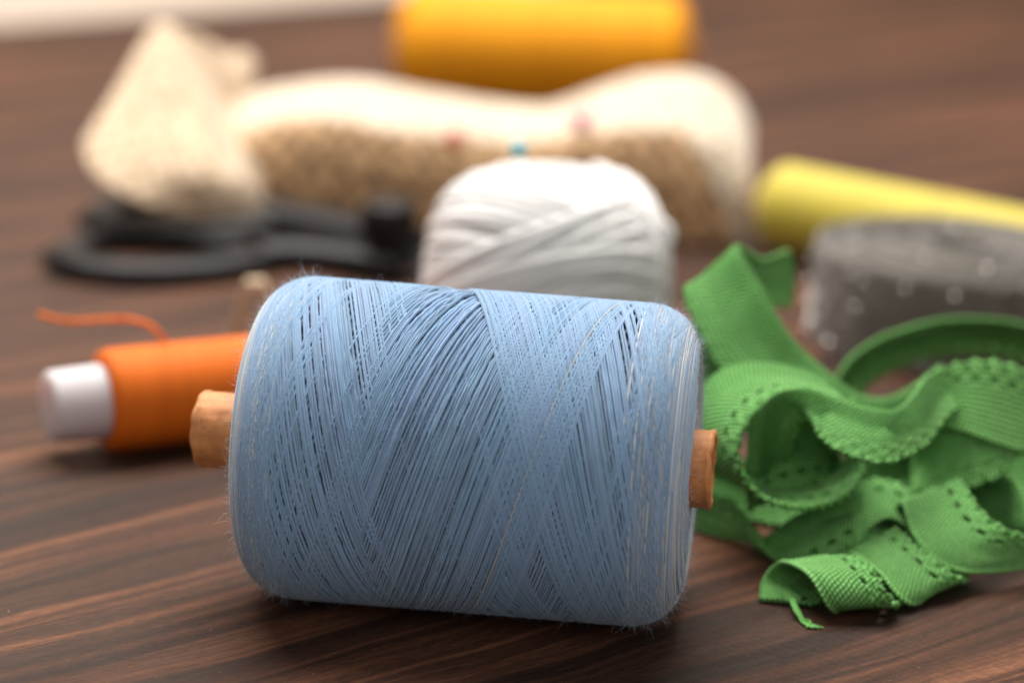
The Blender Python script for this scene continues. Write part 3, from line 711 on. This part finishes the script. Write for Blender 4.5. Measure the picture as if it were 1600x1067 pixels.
# ---------------------------------------------------------------- green elastic tape
def band(st, W=1.9, seed=0, lace_on=True, pierced=True):
    """st: stations (A, B): straight-edge point and lace-edge point; returns the ribbed, pierced strip"""
    A = np.array([s[0] for s in st], float); B = np.array([s[1] for s in st], float)
    n0 = 600; A_ = catmull(A, n0); B_ = catmull(B, n0)
    # even spacing along the mid line
    Mid = (A_+B_)/2; L = np.concatenate([[0], np.cumsum(np.linalg.norm(np.diff(Mid, axis=0), axis=1))])
    du = .045; nu = max(12, int(L[-1]/du)); s = np.linspace(0, L[-1], nu)
    A_ = np.stack([np.interp(s, L, A_[:, k]) for k in range(3)], 1); B_ = np.stack([np.interp(s, L, B_[:, k]) for k in range(3)], 1)
    nv = 42; v = np.linspace(0, W, nv)
    per = .46; ph = s/per+rng.random()
    k = v/W
    G = A_[:, None]+(B_-A_)[:, None]*k[None, :, None]
    wv = (B_-A_); wl_ = np.linalg.norm(wv, axis=1)[:, None]; wd = wv/wl_
    T = np.gradient((A_+B_)/2, axis=0); T /= np.linalg.norm(T, axis=1)[:, None]
    N = np.cross(T, wd); N /= np.linalg.norm(N, axis=1)[:, None]
    # gentle cross curl, ribs, lace relief
    off = np.zeros((nu, nv))
    ribs = .036*np.cos(v/.135*2*math.pi)[None]*(v < W*.64)[None]*np.clip(.6+.4*np.sin(s*.35+seed)**2, 0, 1)[:, None]; off += ribs
    lace = (1.0 if lace_on else .15)*np.clip((v-W*.66)/(W*.06), 0, 1)[None]
    off += lace*(.022*np.cos(2*math.pi*ph)[:, None]*np.cos((v-W*.76)/.22*math.pi)[None]+.010*np.sin(2*math.pi*ph*3)[:, None]*np.sin(v/.11*math.pi)[None])
    off += .05*np.exp(-((v-W)/.10)**2)[None]*np.cos(2*math.pi*ph*2)[:, None]
    off += .045*np.exp(-(v/.07)**2)[None]
    off += .05*np.sin(s*1.1+seed)[:, None]*np.sin(k*math.pi)[None]+.02*np.sin(s*2.9+seed*2)[:, None]*np.cos(k*4)[None]
    G = G+N[:, None]*off[..., None]
    # scalloped outer edge
    sc = .10*np.abs(np.sin(math.pi*ph*1.0))+.035*np.sin(2*math.pi*ph*3)
    G = G+wd[:, None]*(sc[:, None]*np.clip((v-W*.85)/(W*.15), 0, 1)[None]**1.5)[..., None]
    F = grid_faces(nu, nv)
    i, j = np.meshgrid(np.arange(nu-1), np.arange(nv-1), indexing='ij'); uu = (ph[i.ravel()]+ph[i.ravel()+1])/2; vv = (v[j.ravel()]+v[j.ravel()+1])/2
    fr = (uu % 1)-.5
    hole = ((fr*per/.115)**2+((vv-W*.765)/.085)**2) < (1 if lace_on and pierced else -1)
    uv = np.stack(np.broadcast_arrays(s[:, None]+seed*3.1, v[None]), -1).reshape(-1, 2)
    return G.reshape(-1, 3), F[~hole], uv
def stn(*t):
    return (Dp(t[0], t[1], t[2]), Dp(t[3], t[4], t[5]))
BANDS = [
    [(5.83,0.04,-0.02,7.02,-0.21,-0.17), (5.95,0.66,0.33,7.58,0.59,0.42), (6.33,0.49,0.82,7.89,0.63,0.94), (6.80,-0.52,0.91,8.25,-0.39,1.00), (7.19,-0.96,0.48,8.57,-0.82,0.60), (7.49,-0.47,0.02,8.87,-0.30,0.22), (7.55,0.63,-0.15,9.13,1.03,0.15), (7.73,1.66,0.17,9.18,2.23,0.72), (8.00,1.40,0.71,9.10,2.04,1.14), (8.51,0.36,0.71,9.64,1.14,0.90), (9.00,-0.19,0.27,10.31,0.73,0.55), (9.58,0.45,-0.06,10.73,1.38,0.28), (9.78,1.84,0.09,10.82,2.91,0.53), (9.26,2.71,0.95,10.62,3.95,1.28), (9.30,2.48,1.59,10.76,3.51,1.89), (9.47,1.53,1.19,11.09,2.36,1.54), (9.98,1.09,0.71,11.78,1.86,1.24), (10.99,1.23,0.49,12.81,2.41,0.98), (12.91,2.65,0.38,14.22,4.09,1.03), (14.12,4.98,0.87,15.12,6.20,1.49)],
    [(8.04,2.40,0.21,7.91,4.22,0.75), (8.44,2.38,0.88,8.31,4.07,1.31), (8.94,2.39,1.26,8.91,4.06,1.66), (9.36,2.15,1.16,9.58,3.82,1.53), (9.56,1.91,0.70,10.10,3.49,1.10), (10.21,1.78,0.21,10.73,3.36,0.68)],
    [(7.73,5.74,3.53,8.11,3.79,3.63), (6.68,5.65,3.93,7.03,3.58,3.97), (5.63,5.36,4.01,6.13,3.16,3.95), (4.82,5.04,3.64,5.57,2.72,3.51), (4.50,4.76,2.65,5.34,2.29,2.75), (5.09,4.66,1.56,5.76,1.88,2.03), (6.74,4.60,1.36,6.80,1.69,1.72), (7.90,4.67,1.61,7.84,2.06,1.94), (8.30,5.01,2.06,8.46,2.76,2.55), (8.21,5.47,2.56,8.41,3.46,3.17), (7.79,5.86,2.84,8.15,4.11,3.64)],
    [(5.72,3.15,2.10,6.73,4.63,1.47), (5.68,2.96,2.89,6.68,3.98,2.10), (5.80,2.85,3.59,6.72,3.39,2.94), (6.20,2.89,4.09,6.93,2.97,3.64), (6.87,3.12,4.19,7.10,2.52,3.52), (7.63,3.18,4.02,7.34,2.12,3.23), (8.32,3.12,3.82,8.01,1.94,2.97), (9.06,3.20,3.72,8.86,2.11,2.82), (9.60,3.87,3.88,9.78,2.89,3.03), (10.01,4.94,3.99,10.55,4.53,3.28), (10.61,6.26,3.89,11.49,6.36,3.14)],
    [(5.69,4.54,1.87,5.80,3.49,1.10), (6.10,4.29,2.46,6.31,3.39,1.48), (6.61,4.30,2.83,6.85,3.53,1.61), (7.19,4.45,3.02,7.51,3.93,1.58), (7.68,4.77,2.69,8.09,4.77,1.22), (8.13,5.32,1.70,8.43,5.82,0.53)],
    [(9.74,4.90,2.39,9.85,5.08,3.74), (10.23,5.20,2.72,10.27,5.53,3.88), (10.94,4.80,2.76,11.01,5.90,4.08), (11.71,4.63,2.55,11.85,6.02,4.12), (12.55,4.86,2.26,12.81,6.14,3.84), (13.46,5.46,2.18,13.87,6.38,3.22)],
    [(10.00,5.72,1.63,9.92,4.07,0.96), (10.07,5.47,2.22,10.51,4.26,1.28), (10.70,5.20,2.74,11.16,4.15,1.59), (11.44,5.06,2.97,11.87,4.32,1.85), (12.17,5.28,3.01,12.47,5.07,2.27), (12.69,5.86,2.85,13.10,6.20,2.59)],
    [(11.56,5.04,1.45,10.95,5.79,0.80), (11.95,4.69,1.69,11.13,5.66,0.69), (12.31,4.26,1.61,11.31,5.38,0.45), (12.48,3.75,1.30,11.52,5.11,0.23), (12.57,3.31,0.85,11.77,4.65,0.07), (13.10,2.93,0.60,12.13,4.00,-0.00)],
    [(8.27,9.58,2.03,9.10,10.35,1.10), (8.55,9.71,2.49,9.17,10.45,1.43), (8.94,10.15,2.93,9.47,10.99,1.88), (9.93,10.80,3.38,10.38,11.63,2.30), (11.09,11.29,3.65,11.46,12.01,2.55), (12.45,11.34,3.81,12.76,12.04,2.64), (13.59,11.01,3.77,13.81,11.61,2.57), (14.85,10.39,3.43,15.12,11.07,2.17)],
    [(7.40,11.04,4.21,7.15,10.21,4.25), (7.21,10.99,5.51,7.04,10.24,4.32), (6.40,9.97,5.58,5.91,9.29,4.66), (5.65,8.89,6.18,4.35,7.82,5.33), (6.17,8.16,5.44,4.74,6.90,4.32), (6.85,7.76,4.40,5.43,6.43,3.40), (7.62,7.64,3.62,6.41,6.22,2.67), (8.53,7.45,2.95,7.55,6.02,1.94), (9.44,7.48,2.69,9.18,6.13,1.63), (10.31,7.97,2.94,10.52,6.61,1.85), (11.05,8.68,3.27,11.60,7.56,2.26)],
    [(4.35,7.69,4.16,4.57,6.02,2.67), (4.71,8.34,4.25,4.98,6.21,2.62), (5.42,8.57,3.61,5.67,6.51,2.21), (6.29,8.69,2.92,6.53,6.72,1.50)],
    [(4.50,4.74,-0.33,4.58,4.69,0.95), (5.31,4.04,-0.24,5.46,3.86,0.95), (6.05,3.18,0.41,6.58,2.02,-0.02), (6.86,3.23,0.94,7.36,1.81,0.33), (7.63,3.43,1.27,8.19,2.13,0.72), (8.42,3.81,1.49,8.93,2.69,0.86), (9.16,4.59,1.32,9.69,3.76,0.98)],
    [(4.62,7.13,1.47,4.64,6.07,-0.04), (5.76,6.77,0.95,5.75,5.48,-0.64), (7.04,6.50,0.74,6.96,4.93,-0.38), (8.64,6.61,1.11,8.65,4.71,-0.07), (10.07,6.76,1.62,10.10,5.09,0.18), (11.71,7.01,1.77,11.70,5.16,0.05), (13.72,7.27,1.58,13.51,5.42,-0.15)],
    [(8.23,8.00,2.34,8.46,6.37,1.01), (9.90,8.16,2.18,9.78,6.53,0.84), (11.23,8.55,2.80,11.26,6.78,0.97), (12.51,8.37,2.90,12.35,6.60,1.08), (14.16,8.30,2.64,13.96,6.62,1.13)],
    [(9.80,5.20,2.19,9.91,5.39,3.55), (10.29,5.51,2.53,10.33,5.84,3.69), (11.01,5.10,2.57,11.08,6.21,3.89), (11.78,4.94,2.36,11.92,6.33,3.93), (12.63,5.17,2.06,12.89,6.45,3.65), (13.54,5.77,1.98,13.95,6.69,3.03)],  # this and the next two: added backing layers that darken the lace holes
    [(5.73,4.85,1.67,5.84,3.79,0.89), (6.14,4.60,2.26,6.35,3.69,1.28), (6.66,4.60,2.64,6.89,3.83,1.41), (7.23,4.76,2.82,7.56,4.24,1.37), (7.73,5.08,2.49,8.14,5.07,1.02), (8.18,5.63,1.49,8.48,6.12,0.32)],
    [(4.52,5.01,-0.48,4.61,4.96,0.81), (5.34,4.31,-0.39,5.49,4.13,0.81), (6.08,3.45,0.26,6.61,2.29,-0.17), (6.90,3.50,0.79,7.40,2.08,0.18), (7.67,3.70,1.13,8.24,2.40,0.57), (8.47,4.08,1.35,8.98,2.96,0.71), (9.20,4.86,1.18,9.74,4.03,0.84)],
]
PLAIN = (9, 12,)
CLOSED = (3, 13, 14, 15, 16,)
def elastic():
    VV, FF, UU, o = [], [], [], 0
    for q, bl in enumerate(BANDS):
        st = [((b[0], b[1], max(b[2], .10)), (b[3], b[4], max(b[5], .10))) for b in bl]
        V, F, uv = band(st, seed=q*1.7, lace_on=(q not in PLAIN), pierced=(q not in CLOSED))
        V = V.copy(); V[:, 2] = np.maximum(V[:, 2], .05)
        VV.append(V); FF.append(F+o); UU.append(uv); o += len(V)
    V = np.concatenate(VV)
    # keep the tape clear of the blue spool, which it only touches
    c = np.array([V[:, 0].mean(), V[:, 1].mean()])
    root = thing('elastic_tape', (c[0], c[1], 0), 'tangled heap of green lace elastic tape at the right end of the blue spool', 'elastic tape')
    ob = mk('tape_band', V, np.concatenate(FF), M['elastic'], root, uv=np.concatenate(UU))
    sm = ob.modifiers.new('thickness', 'SOLIDIFY'); sm.thickness = .085*S; sm.offset = 0
    # frayed threads at the cut end
    parts = []
    for k in range(13):
        p = [Dp(1238+rng.normal(0, 3), 934, 55.9), Dp(1241+rng.normal(0, 3), 945, 55.4), Dp(1250+rng.normal(0, 2), 963+rng.normal(0, 2), 55.0), Dp(1262+rng.normal(0, 4), 976+rng.normal(0, 3), 54.8), Dp(1273+rng.normal(0, 7), 985+rng.normal(0, 4), 54.6)]
        P = catmull(p, 16); P[:, 2] = np.maximum(P[:, 2], .05); parts.append(tube(P, .024, 5))
    V, F = merge(parts); mk('frayed_end', V, F, M['elastic'], root, uv=np.zeros((len(V), 2)))
elastic()
